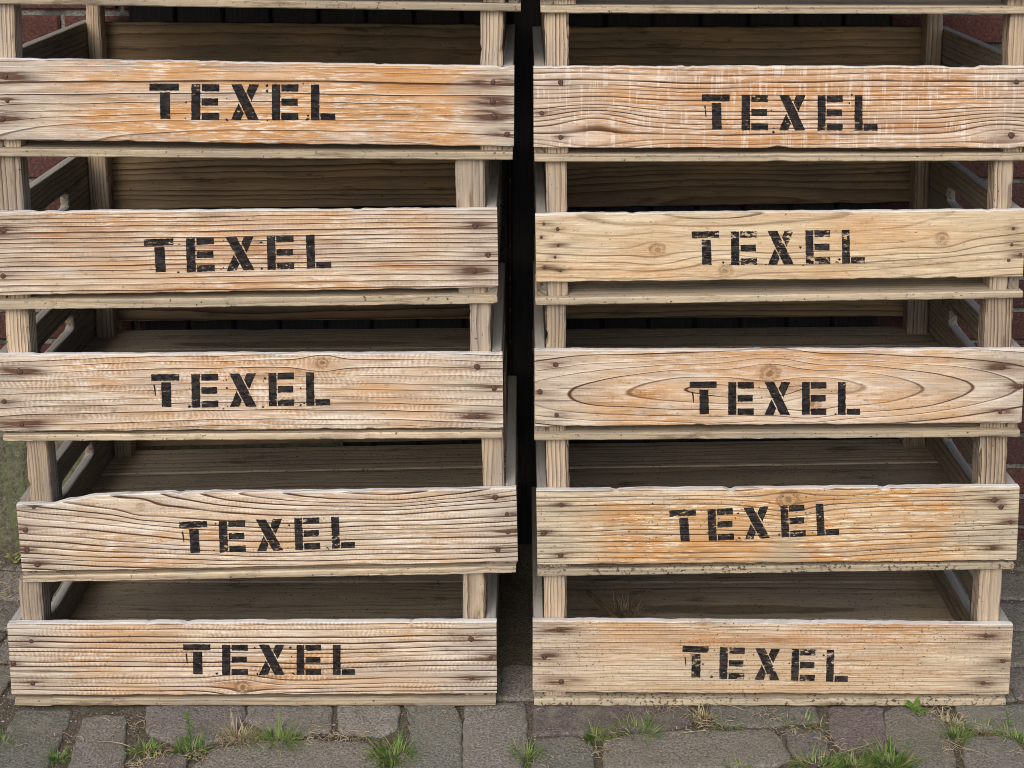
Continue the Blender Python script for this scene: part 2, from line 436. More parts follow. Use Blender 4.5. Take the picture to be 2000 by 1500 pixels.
# nails: (x, y, strength of the stain)
NL = {
 'L0': [], 'R0': [],
 'L1': [(10,150,1),(4,232,.9),(14,196,.5),(963,160,1),(962,198,.9),(966,226,1),(990,262,.7)],
 'L2': [(6,450,1.0),(6,539,.5),(928,440,.7),(953,497,.4),(927,529,.8)],
 'L3': [(38,725,1.0),(8,784,.5),(42,828,1.1),(932,716,.5),(965,758,.5),(932,813,.8)],
 'L4': [(66,990,.5),(50,1035,.5),(52,1073,.5),(73,1102,.5),(967,971,.5),(990,1004,.6),(992,1039,.8),(972,1073,.4)],
 'L5': [(61,1252,.6),(26,1296,.2),(64,1334,.4),(920,1248,.7),(958,1284,.7),(921,1325,.6)],
 'R1': [(1095,161,.1),(1058,221,.1),(1095,268,.1),(1985,160,.1),(1975,264,.1)],
 'R2': [(1062,437,.25),(1089,447,.0),(1057,463,.0),(1090,479,.25),(1084,502,.0),(1063,522,.4),(1094,528,.0),(1979,446,.0),(1976,478,.3),(1970,508,.0),(1993,497,.4)],
 'R3': [(1085,712,.5),(1054,765,.3),(1087,810,.3),(1957,717,.8),(1990,755,.6),(1953,804,.5)],
 'R4': [(1096,986,.3),(1062,1040,.3),(1095,1084,.4),(1942,976,.4),(1955,990,.1),(1974,1019,.4),(1938,1070,.4)],
 'R5': [(1092,1230,.7),(1063,1282,.7),(1096,1331,.8),(1925,1241,.6),(1958,1291,.4),(1920,1334,.5)],
}
# rings: pith height v0, centre u0, taper s, spacing sp; knots are (photo x, y, radius in m)
WD = {
 'L0': dict(v0=-.2,u0=0,s=.05,sp=.007,orange=.5),
 'R0': dict(v0=-.2,u0=0,s=.05,sp=.007,orange=.5),
 'L1': dict(v0=-.074,u0=.10,s=.100,sp=.0115,orange=1.3,white=.85,saw=.10,lc=.95,warp=.013,grey=1.0,mid=.03,lw=.84,q=2.8),
 'L2': dict(v0=-.45,u0=0,s=.03,sp=.0072,orange=.50,white=.70,saw=.30,lc=1.25,warp=.009,grey=.75,lw=.62,red=1.1),
 'L3': dict(v0=-.26,u0=.05,s=.09,sp=.0112,orange=.34,white=.9,saw=.9,lc=1.05,warp=.020,grey=.7,knots=[(629,709,.0080)],lw=.82,sawf=125),
 'L4': dict(v0=.064,u0=.19,s=.105,sp=.0080,orange=.30,white=1.0,saw=.5,lc=1.3,warp=.030,grey=.7,knots=[(275,990,.006)],kd=.3,lw=.72,red=.2,sawf=160),
 'L5': dict(v0=.30,u0=0,s=.05,sp=.0088,orange=.42,white=.75,saw=.9,lc=1.2,warp=.018,grey=.9,knots=[(474,1343,.0105)],lw=.72,sawf=140,red=.7),
 'R1': dict(v0=.34,u0=0,s=.04,sp=.0072,orange=.80,white=.85,saw=.15,lc=.85,warp=.020,scratch=.7,grey=.6,knots=[(1165,262,.016),(1955,276,.014)],kd=.0,lw=.66,red=.7,tint=(1,.96,.96)),
 'R2': dict(v0=.05,u0=-.1,s=.10,sp=.0120,orange=.12,white=.45,saw=.1,lc=.5,warp=.034,grey=.25,knots=[(1284,487,.0100),(1417,529,.0090),(1840,466,.0090)],kd=.6,tint=(1.0,.97,.86),dirt=.3,lw=.78,q=1.8,red=.25),
 'R3': dict(v0=-.006,u0=-.05,s=.130,sp=.0112,orange=.68,white=.6,saw=.2,lc=1.0,warp=.034,grey=.7,knots=[(1503,729,.0130),(1585,788,.011)],kd=.85,lw=.88,q=1.85),
 'R4': dict(v0=.2,u0=.0,s=.05,sp=.0084,orange=.9,white=1.0,saw=.1,lc=.6,warp=.022,grey=1.0,knots=[(1540,975,.0140)],kd=.9,dirt=.7,tint=(1,.97,.86),flame=(1535,1065),lw=.74,red=.3),
 'R5': dict(v0=-.3,u0=0,s=.03,sp=.0070,orange=.40,white=.65,saw=.35,lc=.6,warp=.010,grey=.85,knots=[(1374,1218,.004)],kd=.5,dirt=.75,tint=(.93,.89,.82),lw=.7,red=.4),
}
# word: left x, top y, right x (foot of the last letter), height, slope, wear, blots
TX = {
 'L1': (292,163,655,71,.002,.15,14), 'L2': (281,467,645,67,-.030,.28,9), 'L3': (295,731,643,66,-.016,.30,16), 'L4': (350,1019,691,63,-.036,.40,12),
 'L5': (358,1258,694,60,.000,.22,9), 'R1': (1371,184,1714,70,.003,.38,7), 'R2': (1351,452,1688,67,-.014,.55,9), 'R3': (1347,745,1680,65,.000,.10,5),
 'R4': (1307,997,1636,63,-.048,.52,9), 'R5': (1333,1261,1657,63,.024,.62,4),
}
LB = {
 'L1': 'orange wooden crate stencilled TEXEL with wide arched grain, highest full crate in left stack',
 'L2': 'wooden crate stencilled TEXEL with dense straight reddish grain, second full crate in left stack',
 'L3': 'pale TEXEL crate with saw ticks and small knot near its top edge, in left stack',
 'L4': 'whitish TEXEL crate whose front board dips at its upper left corner, in left stack',
 'L5': 'TEXEL crate with round knot under the X, standing on the paving in left stack',
 'L0': 'bare lower edge of a crate at the very top of left stack, cut off above',
 'R0': 'bare lower edge of a crate at the very top of right stack, cut off above',
 'R1': 'salmon TEXEL crate with white upright scratches, highest full crate in right stack',
 'R2': 'yellowish TEXEL crate with narrow knotty front board and many nail heads, in right stack',
 'R3': 'TEXEL crate with large pointed oval grain loops and knot above the X, right stack',
 'R4': 'golden TEXEL crate with worn slanting stencil and dirt crumbs on its floor edge, right stack',
 'R5': 'dull dusty crate with faded TEXEL stencil, standing on the paving in right stack',
}

INFO = {}
for key, c in CR.items():
    (xl, zl), (xr, zr) = at(*c['sl']), at(*c['sr'])
    if key in ('L5','R5'):
        zl = zr = .0008
    INFO[key] = (xl, zl, xr, zr)
def under(key, x):
    xl, zl, xr, zr = INFO[key]
    return zl+(zr-zl)*(x-xl)/(xr-xl)

def build_crate(key, idx):
    c = CR[key]; seed = 11.7*idx+3.1; r = random.Random(idx*17+5)
    xl, zl, xr, zr = INFO[key]
    xc, zc = (xl+xr)/2, (zl+zr)/2; roll = math.atan2(zr-zl, xr-xl)
    root = bpy.data.objects.new('wooden_crate', None); COL.objects.link(root)
    root.location = (xc, 0, zc); root.rotation_euler = (0, -roll, 0)
    tag(root, LB[key], 'crate', 'stacked wooden crates')
    root.empty_display_size = .1
    inv = (Matrix.Translation((xc,0,zc)) @ Matrix.Rotation(-roll, 4, 'Y')).inverted()
    def loc(px, py, Y=0.0):
        x, z = at(px, py, Y); return inv @ Vector((x, Y, z))
    W = xr-xl; ft = c['ft']; H = BT
    # floor: boards running lengthwise, the first flush with the front
    ys = [0.0005]; ws = [.112, .108, .118, .100]
    y = .0005
    for k, w in enumerate(ws):
        w2 = w+r.uniform(-.004,.004)
        if y+w2 > CD-.004: w2 = CD-.004-y
        Lk = W-(0 if k == 0 else r.uniform(0,.006))
        # plank local z is its width (towards +y of the crate) and local y its thickness
        me = plank_mesh('floor_board', Lk, ft, lambda u: w2, lambda u: 0.0, seed+k*3, n=110 if k == 0 else 20, rough=(.0021 if key == 'L2' else .0013) if k == 0 else .0008, ch=.0016)
        m = (M_FLOORD if key in ('R4','R5') else M_FLOOR) if k == 0 else M_FLOORI
        # rotate about x by -90: local z -> +y, local y -> -z ; shift up by ft
        link('floor_board', me, root, (0, y, ft), (-math.pi/2, 0, 0), m)
        y += w2+r.uniform(.0025,.006)
    # front board
    TL, TR, BR_, BL = (loc(*c[k]) for k in ('tl','tr','br','bl'))
    fx0, fx1 = (TL.x+BL.x)/2, (TR.x+BR_.x)/2
    fL = fx1-fx0; fxc = (fx0+fx1)/2; fzc = (TL.z+TR.z+BL.z+BR_.z)/4
    if 'top' in c:
        tp = [(u, loc(c['tl'][0]+(c['tr'][0]-c['tl'][0])*u, yy).z-fzc) for u, yy in c['top']]
        def topf(u):
            for (a, za), (b, zb) in zip(tp, tp[1:]):
                if u <= b:
                    t = (u-a)/(b-a); t = t*t*(3-2*t) if a < .15 else t
                    return za+(zb-za)*t
            return tp[-1][1]
    else:
        topf = lambda u: TL.z+(TR.z-TL.z)*u-fzc
    botf = lambda u: BL.z+(BR_.z-BL.z)*u-fzc
    wd = dict(WD[key])
    tobl = lambda px, py: (lambda q: (q.x-fxc, q.z-fzc))(loc(px, py))
    wd['knots'] = [(*tobl(kx, ky), kr) for kx, ky, kr in wd.get('knots', [])]
    if 'flame' in wd: wd['flame'] = tobl(*wd['flame'])
    nails = [(*tobl(nx, ny), a) for nx, ny, a in NL[key]]
    mat = board_material('front_wood_%d' % idx, wd, seed, fL, nails)
    me = plank_mesh('front_board', fL, BT, topf, botf, seed, n=150, rough=.0011, ch=.0013)
    fb = link('front_board', me, root, (fxc, 0, fzc), (0,0,0), mat)
    for (nu, nv, a) in nails:
        o = bpy.data.objects.new('nail', NAIL); COL.objects.link(o); o.parent = fb
        o.location = (nu, 0, nv); s = r.uniform(.75,1.15)*(.62 if key == 'R2' else 1); o.scale = (s, 1, s*r.uniform(.85,1))
        o.rotation_euler = (0, r.uniform(0,6), 0)
    if key in TX:
        x0, y0, x1, h, sl, wear, bl = TX[key]
        def tolocal(px, py):
            q = loc(px, py); return (q.x-fxc, -.0004, q.z-fzc)
        wm = word_mesh('lettering', x0, y0, (x1-x0)/665, h/128, sl, tolocal, r, bl, key in ('L3','L4','L5','R1','R3','R5'))
        link('lettering', wm, fb, (0,0,0), (0,0,0), paint_material('stencil_paint_%d' % idx, wd, seed, wear))
    # sides with hand slots; they stand on the floor and reach the height of the front board
    topL, topR = topf(0)+fzc, topf(1)+fzc
    if key == 'L4': topL = topf(.2)+fzc-.008
    ST = .0155
    sl_len = CD-2*BT-.001
    for side, zt, xe in ((-1, topL, fx0+.0012), (1, topR, fx1-.0012)):
        hgt = zt-ft-.0006
        sm = side_mesh('side_board', sl_len, ST, hgt, (r.uniform(-.004,.012), hgt*.54, .082, .0145), seed+side)
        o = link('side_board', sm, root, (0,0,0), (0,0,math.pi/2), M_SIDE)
        # local x -> +y, local y -> -x
        o.location = ((xe+ST) if side < 0 else xe, BT+.0005+sl_len/2, ft+.0002)
    # back board, raised a little above the floor
    bz0, bz1 = ft+.016+r.uniform(0,.006), (topL+topR)/2-.0015
    if key in ('L4','L5'): bz0 = ft+.004
    me = plank_mesh('back_board', W-.004, BT, lambda u: bz1, lambda u: bz0, seed+40, n=30, rough=.001)
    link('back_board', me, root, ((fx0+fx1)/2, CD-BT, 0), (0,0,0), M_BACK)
    # corner posts carry the crate above
    up = {'L1':'L0','L2':'L1','L3':'L2','L4':'L3','L5':'L4','R1':'R0','R2':'R1','R3':'R2','R4':'R3','R5':'R4'}.get(key)
    pd = .034
    for px0, px1, sd in ((*c['lp'], -1), (*c['rp'], 1)):
        ypx = c['tl'][1]-40
        a, b = loc(px0, ypx, BT), loc(px1, ypx, BT)
        a.x = max(a.x, fx0+.0012+ST+.0004); b.x = min(b.x, fx1-.0012-ST-.0004)
        pw = b.x-a.x; xm = (a.x+b.x)/2
        for yb in (BT+.0004, CD-BT-pd-.0004):
            pwk = pw if yb < .1 else pw*r.uniform(.92,1.0)
            wp = Matrix.Translation((xc,0,zc)) @ Matrix.Rotation(-roll,4,'Y') @ Vector((xm,0,.2))
            if up:
                ztop = (inv @ Vector((wp.x, 0, under(up, wp.x)))).z-.0008
            else: ztop = .222
            z0 = ft+.0003; PL = ztop-z0
            me = cuboid_plank('corner_post', PL, pd, pwk, seed+sd*5+yb*9, n=26, rough=.0013, ch=.0026)
            # local x -> +z, local z -> -x
            link('corner_post', me, root, (xm, yb, z0+PL/2), (0,-math.pi/2,0), M_POST)
    return root
for i, k in enumerate(CR): build_crate(k, i)

# ------------------------------------------------------------------ paving
GZ = 0.0
stones = []
def gp(px, py): return ground_at(px, py)
PIX = [
 [(35,1384),(142,1384),(128,1420),(88,1500),(70,1560),(-90,1560),(-60,1500),(5,1440)],
 [(162,1400),(200,1394),(246,1397),(243,1440),(238,1500),(232,1560),(112,1560),(135,1500)],
 [(292,1376),(480,1376),(470,1412),(430,1440),(385,1452),(345,1450),(285,1424)],
 [(488,1374),(649,1374),(646,1424),(590,1430),(520,1420),(482,1405)],
 [(659,1374),(779,1374),(775,1418),(745,1432),(668,1430)],
 [(790,1374),(886,1374),(900,1410),(899,1500),(899,1560),(760,1560),(772,1500),(805,1430)],
 [(909,1370),(1026,1370),(1031,1420),(1018,1500),(1012,1560),(905,1560),(905,1500)],
 [(418,1462),(500,1448),(600,1444),(715,1448),(742,1478),(735,1560),(355,1560),(376,1500)],
 [(300,1478),(352,1470),(366,1482),(352,1520),(335,1560),(262,1560),(268,1500)],
 [(1040,1374),(1200,1374),(1344,1376),(1350,1406),(1326,1420),(1180,1428),(1046,1432)],
 [(1046,1442),(1125,1438),(1156,1458),(1160,1560),(1040,1560)],
 [(1182,1444),(1230,1432),(1360,1424),(1502,1424),(1526,1440),(1542,1482),(1500,1494),(1300,1500),(1182,1502)],
 [(1388,1376),(1590,1376),(1600,1406),(1500,1414),(1400,1412)],
 [(1536,1424),(1604,1422),(1612,1446),(1620,1470),(1552,1476)],
 [(1620,1378),(1722,1378),(1726,1412),(1730,1456),(1645,1468),(1624,1430)],
 [(1728,1392),(1748,1378),(1818,1380),(1850,1418),(1868,1500),(1880,1560),(1800,1560),(1788,1500),(1738,1440)],
 [(1868,1376),(2060,1376),(2060,1424),(1960,1424),(1890,1418)],
 [(1886,1440),(1960,1434),(1992,1452),(2012,1480),(2020,1560),(1905,1560),(1884,1470)],
 [(1170,1512),(1400,1510),(1560,1502),(1570,1560),(1170,1565)],
 [(1580,1500),(1770,1500),(1780,1560),(1585,1560)],
 [(2030,1450),(2200,1450),(2200,1560),(2040,1560)],
]
for P in PIX: stones.append([gp(*q) for q in P])
yfront = min(y for s in stones for x, y in s)
# beyond those, ordinary rows of the same bricks (kept clear of the traced ones)
def rows(y0, y1, x0, x1, step=.098):
    y = y0; k = 0
    while y < y1:
        x = x0+(k%2)*.09+rnd.uniform(0,.03)
        while x < x1:
            w = rnd.uniform(.17,.22)
            j = lambda: rnd.uniform(-.004,.004)
            stones.append([(x+j(),y+j()),(x+w+j(),y+j()),(x+w+j(),y+step-.012+j()),(x+j(),y+step-.012+j())])
            x += w+rnd.uniform(.008,.016)
        y += step; k += 1
yb = max(y for x, y in stones[0])
rows(.024, .50, -1.6, 1.8)
rows(yfront-.012-.098*9, yfront-.012-.02, -1.6, 1.8)
for s in list(stones[:21]): pass
# fill left and right of the traced ones
def side_rows(xa, xb):
    y = yfront
    while y < .02:
        x = xa
        while x < xb:
            w = min(rnd.uniform(.17,.21), xb-x)
            if w > .06: stones.append([(x,y),(x+w-.01,y),(x+w-.01,y+.088),(x,y+.088)])
            x += w+.006
        y += .098
side_rows(-1.6, gp(-100,1560)[0]-.02); side_rows(gp(2210,1500)[0]+.01, 1.8)

cols = [(.158,.146,.130),(.148,.132,.122),(.172,.160,.134),(.150,.148,.125),(.132,.106,.102),(.185,.172,.150)]
order = [3,0,1,0,5,3,5,2,4,4,3,2,3,1,4,2,3,0,0,1,2]
vs, fs, fc = [], [], []
def stone(poly, col, seed):
    # round the outline
    pts = [Vector(p) for p in poly]
    if sum(a.x*b.y-b.x*a.y for a, b in zip(pts, pts[1:]+pts[:1])) < 0: pts.reverse()
    out = []
    for i, p in enumerate(pts):
        a, b = pts[i-1], pts[(i+1)%len(pts)]
        ra = min(.007, (a-p).length*.3); rb = min(.007, (b-p).length*.3)
        q0 = p+(a-p).normalized()*ra; q1 = p+(b-p).normalized()*rb
        for t in (0,.33,.66,1): out.append(q0*(1-t)**2+p*2*t*(1-t)+q1*t*t)
    fine = []
    for i, p in enumerate(out):
        b = out[(i+1)%len(out)]; m = max(1, int((b-p).length/.006))
        for k in range(m): fine.append(p+(b-p)*k/m)
    for i, p in enumerate(fine):
        fine[i] = p+Vector((mn.noise((p.x*55,p.y*55,seed)), mn.noise((p.x*55,p.y*55,seed+9))))*.0036+Vector((mn.noise((p.x*190,p.y*190,seed)), mn.noise((p.x*190,p.y*190,seed+9))))*.0014
    cen = sum(fine, Vector((0,0)))/len(fine)
    n = len(fine); s = len(vs)
    dz = mn.noise((cen.x*7, cen.y*7, 1))*.0015
    tilt = (rnd.uniform(-.010,.010), rnd.uniform(-.012,.012))
    for ins, z in ((-.0032,-.030),(-.0032,-.010),(-.0026,-.0028),(-.0004,-.0008),(.004,0.0),(.028,.0),(.045,.0)):
        for p in fine:
            d = cen-p; L = d.length; q = p+d*min(ins/max(L,1e-4), .9)
            zz = z+dz+(q.x-cen.x)*tilt[0]+(q.y-cen.y)*tilt[1]+(.0011*mn.noise((q.x*45,q.y*45,seed)) if z > -.008 else 0)
            vs.append((q.x, q.y, min(zz, .0004)))
    for r_ in range(6):
        for i in range(n):
            j = (i+1)%n
            fs.append((s+r_*n+i, s+r_*n+j, s+(r_+1)*n+j, s+(r_+1)*n+i)); fc.append(col)
    fs.append(tuple(s+6*n+i for i in range(n))); fc.append(col)
for i, P in enumerate(stones):
    if i > 20 and min(p[1] for p in P) > .06 and max(p[0] for p in P) > -.035 and min(p[0] for p in P) < .018: continue   # stones left out: bare dark soil stands in for deep shade between the stacks
    c = cols[order[i]] if i < len(order) else rnd.choice(cols)
    k = rnd.uniform(.85,1.15); stone(P, (c[0]*k, c[1]*k, c[2]*k), i*1.3)
me = mesh('paving', vs, fs, True)
ca = me.color_attributes.new('stone_colour', 'FLOAT_COLOR', 'CORNER')
li = 0
for p, c in zip(me.polygons, fc):
    for _ in p.loop_indices: ca.data[li].color = (*c, 1); li += 1
g = G('paving_brick')
at_ = g.nt.nodes.new('ShaderNodeAttribute'); at_.attribute_name = 'stone_colour'
co = g.coord()
n1 = g.noise(co, 14, 4, .65); n2 = g.noise(co, 260, 3, .7); n3 = g.noise(co, 55, 4, .6)
c = g.mix(1.0, at_.outputs['Color'], g.mix(g.ss(n2,.3,.7), (.48,.48,.48), (1.55,1.52,1.48)), 'MULTIPLY')
c = g.mix(g.mul(g.ss(n1,.48,.66),.55), c, (.120,.122,.080))
n4 = g.noise(co, 30, 5, .75)
c = g.mix(g.mul(g.ss(n4,.50,.62),.55), c, (.20,.175,.140))
c = g.mix(g.mul(g.ss(n3,.62,.74),.50), c, (.34,.33,.31))
c = g.mix(g.mul(g.ss(n3,.38,.28),.55), c, (.055,.045,.042))
M_STONE = g.bsdf(c, .8, g.bump(g.add(n2, g.mul(n3,1.2), n4), .0035, 1.0), .3)
tag(link('paving', me, None, (0,0,0), (0,0,0), M_STONE), 'worn purple and grey paving bricks laid in uneven rows', 'paving', kind='structure')

# soil in the joints and the wide ground
def soil_z(x, y):
    z = -.0052+.0030*mn.noise((x*22,y*22,0))+.0020*mn.noise((x*90,y*90,3))
    if y > .40: z += (y-.40)*.22*(1+.5*mn.noise((x*9,y*9,7)))
    return z
nx, ny = 420, 120; X0, X1, Y0, Y1 = -1.05, 1.05, -.17, .52
vs, fs = [], []
for j in range(ny+1):
    for i in range(nx+1):
        x = X0+(X1-X0)*i/nx; y = Y0+(Y1-Y0)*j/ny
        vs.append((x,y,soil_z(x,y)))
for j in range(ny):
    for i in range(nx):
        a = j*(nx+1)+i; fs.append((a,a+1,a+nx+2,a+nx+1))
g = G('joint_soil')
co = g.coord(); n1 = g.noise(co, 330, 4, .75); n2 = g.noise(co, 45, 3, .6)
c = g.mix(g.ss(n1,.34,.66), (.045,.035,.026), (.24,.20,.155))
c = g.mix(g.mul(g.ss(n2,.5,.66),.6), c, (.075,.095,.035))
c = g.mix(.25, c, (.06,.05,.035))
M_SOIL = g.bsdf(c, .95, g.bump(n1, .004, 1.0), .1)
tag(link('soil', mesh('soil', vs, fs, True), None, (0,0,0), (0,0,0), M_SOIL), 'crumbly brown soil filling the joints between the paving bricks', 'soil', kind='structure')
me = mesh('ground', [(-60,-60,-.028),(60,-60,-.028),(60,60,-.028),(-60,60,-.028)], [(0,1,2,3)])
g = G('far_ground'); co = g.coord(); n1 = g.noise(co, 9, 4, .6)
tag(link('ground', me, None, (0,0,0), (0,0,0), g.bsdf(g.mix(n1,(.14,.125,.11),(.22,.20,.18)), .9)), 'wide grey brown ground under the paving', 'ground', kind='structure')

# ------------------------------------------------------------------ brick wall behind the stacks
WY = .500
root = bpy.data.objects.new('brick_wall', None); COL.objects.link(root); root.location = (0, WY, 0)
tag(root, 'old dark red brick wall with grey mortar behind both stacks', 'wall')
vs, fs, fc = [], [], []
bh, bl, jt = .052, .205, .011
course = 0; z = -.02
wr = random.Random(3)
while z < 2.6:
    x = -3.2+(.108 if course % 2 else 0)-.012
    while x < 3.2:
        a = x+wr.uniform(-.0015,.0015); b = x+bl+wr.uniform(-.0015,.0015); y0 = wr.uniform(-.0015,.0015)
        z0, z1 = z+wr.uniform(-.001,.001), z+bh+wr.uniform(-.001,.001)
        s = len(vs); e = .0035
        for (xx, yy, zz) in ((a,.02,z0),(b,.02,z0),(b,.02,z1),(a,.02,z1),(a,y0+e,z0),(b,y0+e,z0),(b,y0+e,z1),(a,y0+e,z1),(a+e,y0,z0+e),(b-e,y0,z0+e),(b-e,y0,z1-e),(a+e,y0,z1-e)):
            vs.append((xx,yy,zz))
        k = wr.uniform(.7,1.3); t = wr.random()
        col = (.074*k,.029*k+.008*t,.023*k+.009*t)
        for base in (0,4):
            for q in range(4):
                w = (q+1)%4
                fs.append((s+base+q, s+base+w, s+base+4+w, s+base+4+q)); fc.append(col)
        fs.append((s+8,s+9,s+10,s+11)); fc.append(col)
        x += bl+jt
    z += bh+jt; course += 1
me = mesh('bricks', vs, fs)
ca = me.color_attributes.new('stone_colour', 'FLOAT_COLOR', 'CORNER'); li = 0
for p, c in zip(me.polygons, fc):
    for _ in p.loop_indices: ca.data[li].color = (*c, 1); li += 1
g = G('wall_brick')
at_ = g.nt.nodes.new('ShaderNodeAttribute'); at_.attribute_name = 'stone_colour'
co = g.coord(); n1 = g.noise(co, 190, 4, .7); n2 = g.noise(co, 30, 3, .6)
c = g.mix(1.0, at_.outputs['Color'], g.mix(g.ss(n1,.3,.7), (.6,.6,.6), (1.3,1.3,1.3)), 'MULTIPLY')
c = g.mix(g.mul(g.ss(n1,.66,.74),.6), c, (.36,.30,.26))
c = g.mix(g.mul(g.ss(n2,.40,.30),.6), c, (.05,.03,.03))
link('bricks', me, root, (0,0,0), (0,0,0), g.bsdf(c, .9, g.bump(n1,.003,1.0), .2))
bm = [(-3.4,.009,-.03),(3.4,.009,-.03),(3.4,.009,2.62),(-3.4,.009,2.62),(-3.4,.22,-.03),(3.4,.22,-.03),(3.4,.22,2.62),(-3.4,.22,2.62)]
g = G('mortar'); co = g.coord(); n1 = g.noise(co, 240, 4, .7); n2 = g.noise(co, 16, 3, .6)
c = g.mix(g.ss(n1,.3,.7), (.10,.096,.085), (.27,.26,.235)); c = g.mix(g.mul(g.ss(n2,.42,.58),.75), c, (.045,.045,.038))
link('mortar', mesh('mortar', bm, [(0,1,5,4),(1,2,6,5),(2,3,7,6),(3,0,4,7),(4,5,6,7),(3,2,1,0)]), root, (0,0,0), (0,0,0), g.bsdf(c, .95, g.bump(n1,.003,1.0), .1))

# black plank door behind the stacks
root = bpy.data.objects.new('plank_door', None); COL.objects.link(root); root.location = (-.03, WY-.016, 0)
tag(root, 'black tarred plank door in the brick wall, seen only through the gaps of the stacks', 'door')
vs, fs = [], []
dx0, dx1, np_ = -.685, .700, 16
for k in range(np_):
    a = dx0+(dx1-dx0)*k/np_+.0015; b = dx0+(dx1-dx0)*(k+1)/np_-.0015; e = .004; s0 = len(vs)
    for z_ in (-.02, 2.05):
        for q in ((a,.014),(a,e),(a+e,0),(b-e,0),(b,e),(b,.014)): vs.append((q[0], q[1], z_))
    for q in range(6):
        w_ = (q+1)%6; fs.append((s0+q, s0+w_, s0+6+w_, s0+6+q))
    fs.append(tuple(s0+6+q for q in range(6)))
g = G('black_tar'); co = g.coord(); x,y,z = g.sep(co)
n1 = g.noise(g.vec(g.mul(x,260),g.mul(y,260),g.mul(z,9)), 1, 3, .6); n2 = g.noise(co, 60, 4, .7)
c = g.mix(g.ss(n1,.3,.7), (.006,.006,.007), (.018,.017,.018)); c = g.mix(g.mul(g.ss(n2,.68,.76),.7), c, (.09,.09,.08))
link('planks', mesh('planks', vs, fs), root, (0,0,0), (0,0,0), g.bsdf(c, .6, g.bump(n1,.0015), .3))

# mossy stone plinth at the foot of the wall, left
def plinth():
    x0, x1 = -1.10, -.34; z1 = .315; y0, y1 = WY-.034, WY-.0175
    n, m = 130, 44
    vs, fs = [], []
    cracks = [-.938, -.915, -.70, -.45]
    for j in range(m+1):
        for i in range(n+1):
            x = x0+(x1-x0)*i/n; z = -.02+(z1+.02)*j/m
            d = .0035*mn.noise((x*18,z*18,2))+.0020*mn.noise((x*60,z*60,5))
            for q in cracks:
                cx = q+.006*mn.noise((z*14, q*9, 1)); d += .008*math.exp(-((x-cx)/.0035)**2)
            t = max(0, (j/m-.94)/.06); d += .010*t*t
            vs.append((x, y0+d, z))
    for j in range(m):
        for i in range(n):
            a = j*(n+1)+i; fs.append((a,a+1,a+n+2,a+n+1))
    s = len(vs); T = [m*(n+1)+i for i in range(n+1)]
    for i in range(n+1): vs.append((x0+(x1-x0)*i/n, y1, z1))
    for i in range(n): fs.append((T[i],T[i+1],s+i+1,s+i))
    b0, b1 = len(vs), len(vs)+1; vs.extend([(x0,y1,-.02),(x1,y1,-.02)])
    L = [j*(n+1) for j in range(m+1)]; R = [j*(n+1)+n for j in range(m+1)]
    fs.append(tuple([b0]+L+[s])[::-1]); fs.append(tuple([b1]+R+[s+n])); fs.append((b0,b1,s+n,s))
    return mesh('mossy_plinth', vs, fs, True)
g = G('mossy_stone'); co = g.coord(); x,y,z = g.sep(co)
n1 = g.noise(co, 130, 4, .7); n2 = g.noise(g.vec(g.mul(x,60),g.mul(y,60),g.mul(z,16)), 1, 4, .65)
c = g.mix(g.ss(n1,.3,.7), (.060,.055,.040), (.16,.150,.105)); c = g.mix(g.mul(g.ss(n2,.42,.62),.8), c, (.10,.118,.052))
c = g.mix(g.mul(g.ss(n1,.64,.72),.6), c, (.30,.28,.20))
tag(link('stone_plinth', plinth(), None, (0,0,0), (0,0,0), g.bsdf(c, .9, g.bump(g.add(n1,n2), .004, 1.0), .2)),
    'mossy green cracked stone plinth at the foot of the brick wall', 'plinth')

# ------------------------------------------------------------------ weeds
def leaf_mat(name, a, b, trans=.3):
    g = G(name); n = g.noise(g.coord(), 70, 2)
    r = g.rand()
    c = g.mix(g.sat(g.add(g.ss(n,.35,.65,0,.8), g.mul(r,.3))), a, b)
    n1 = g.nt.nodes.new('ShaderNodeBsdfPrincipled'); g.put(n1.inputs['Base Color'], c); n1.inputs['Roughness'].default_value = .5
    n1.inputs['Specular IOR Level'].default_value = .3
    t = g.nt.nodes.new('ShaderNodeBsdfTranslucent'); g.put(t.inputs[0], c)
    m = g.nt.nodes.new('ShaderNodeMixShader'); m.inputs[0].default_value = trans
    g.nt.links.new(n1.outputs[0], m.inputs[1]); g.nt.links.new(t.outputs[0], m.inputs[2]); g.nt.links.new(m.outputs[0], g.out.inputs[0])
    return g.m
M_GREEN = leaf_mat('grass_green', (.050,.125,.020), (.17,.27,.055))
M_YEL = leaf_mat('grass_yellow', (.16,.20,.06), (.34,.32,.15))
M_DRY = leaf_mat('dry_straw', (.20,.145,.085), (.44,.36,.24), .15)
M_TWIG = leaf_mat('twig_bark', (.20,.12,.05), (.36,.25,.13), .0)

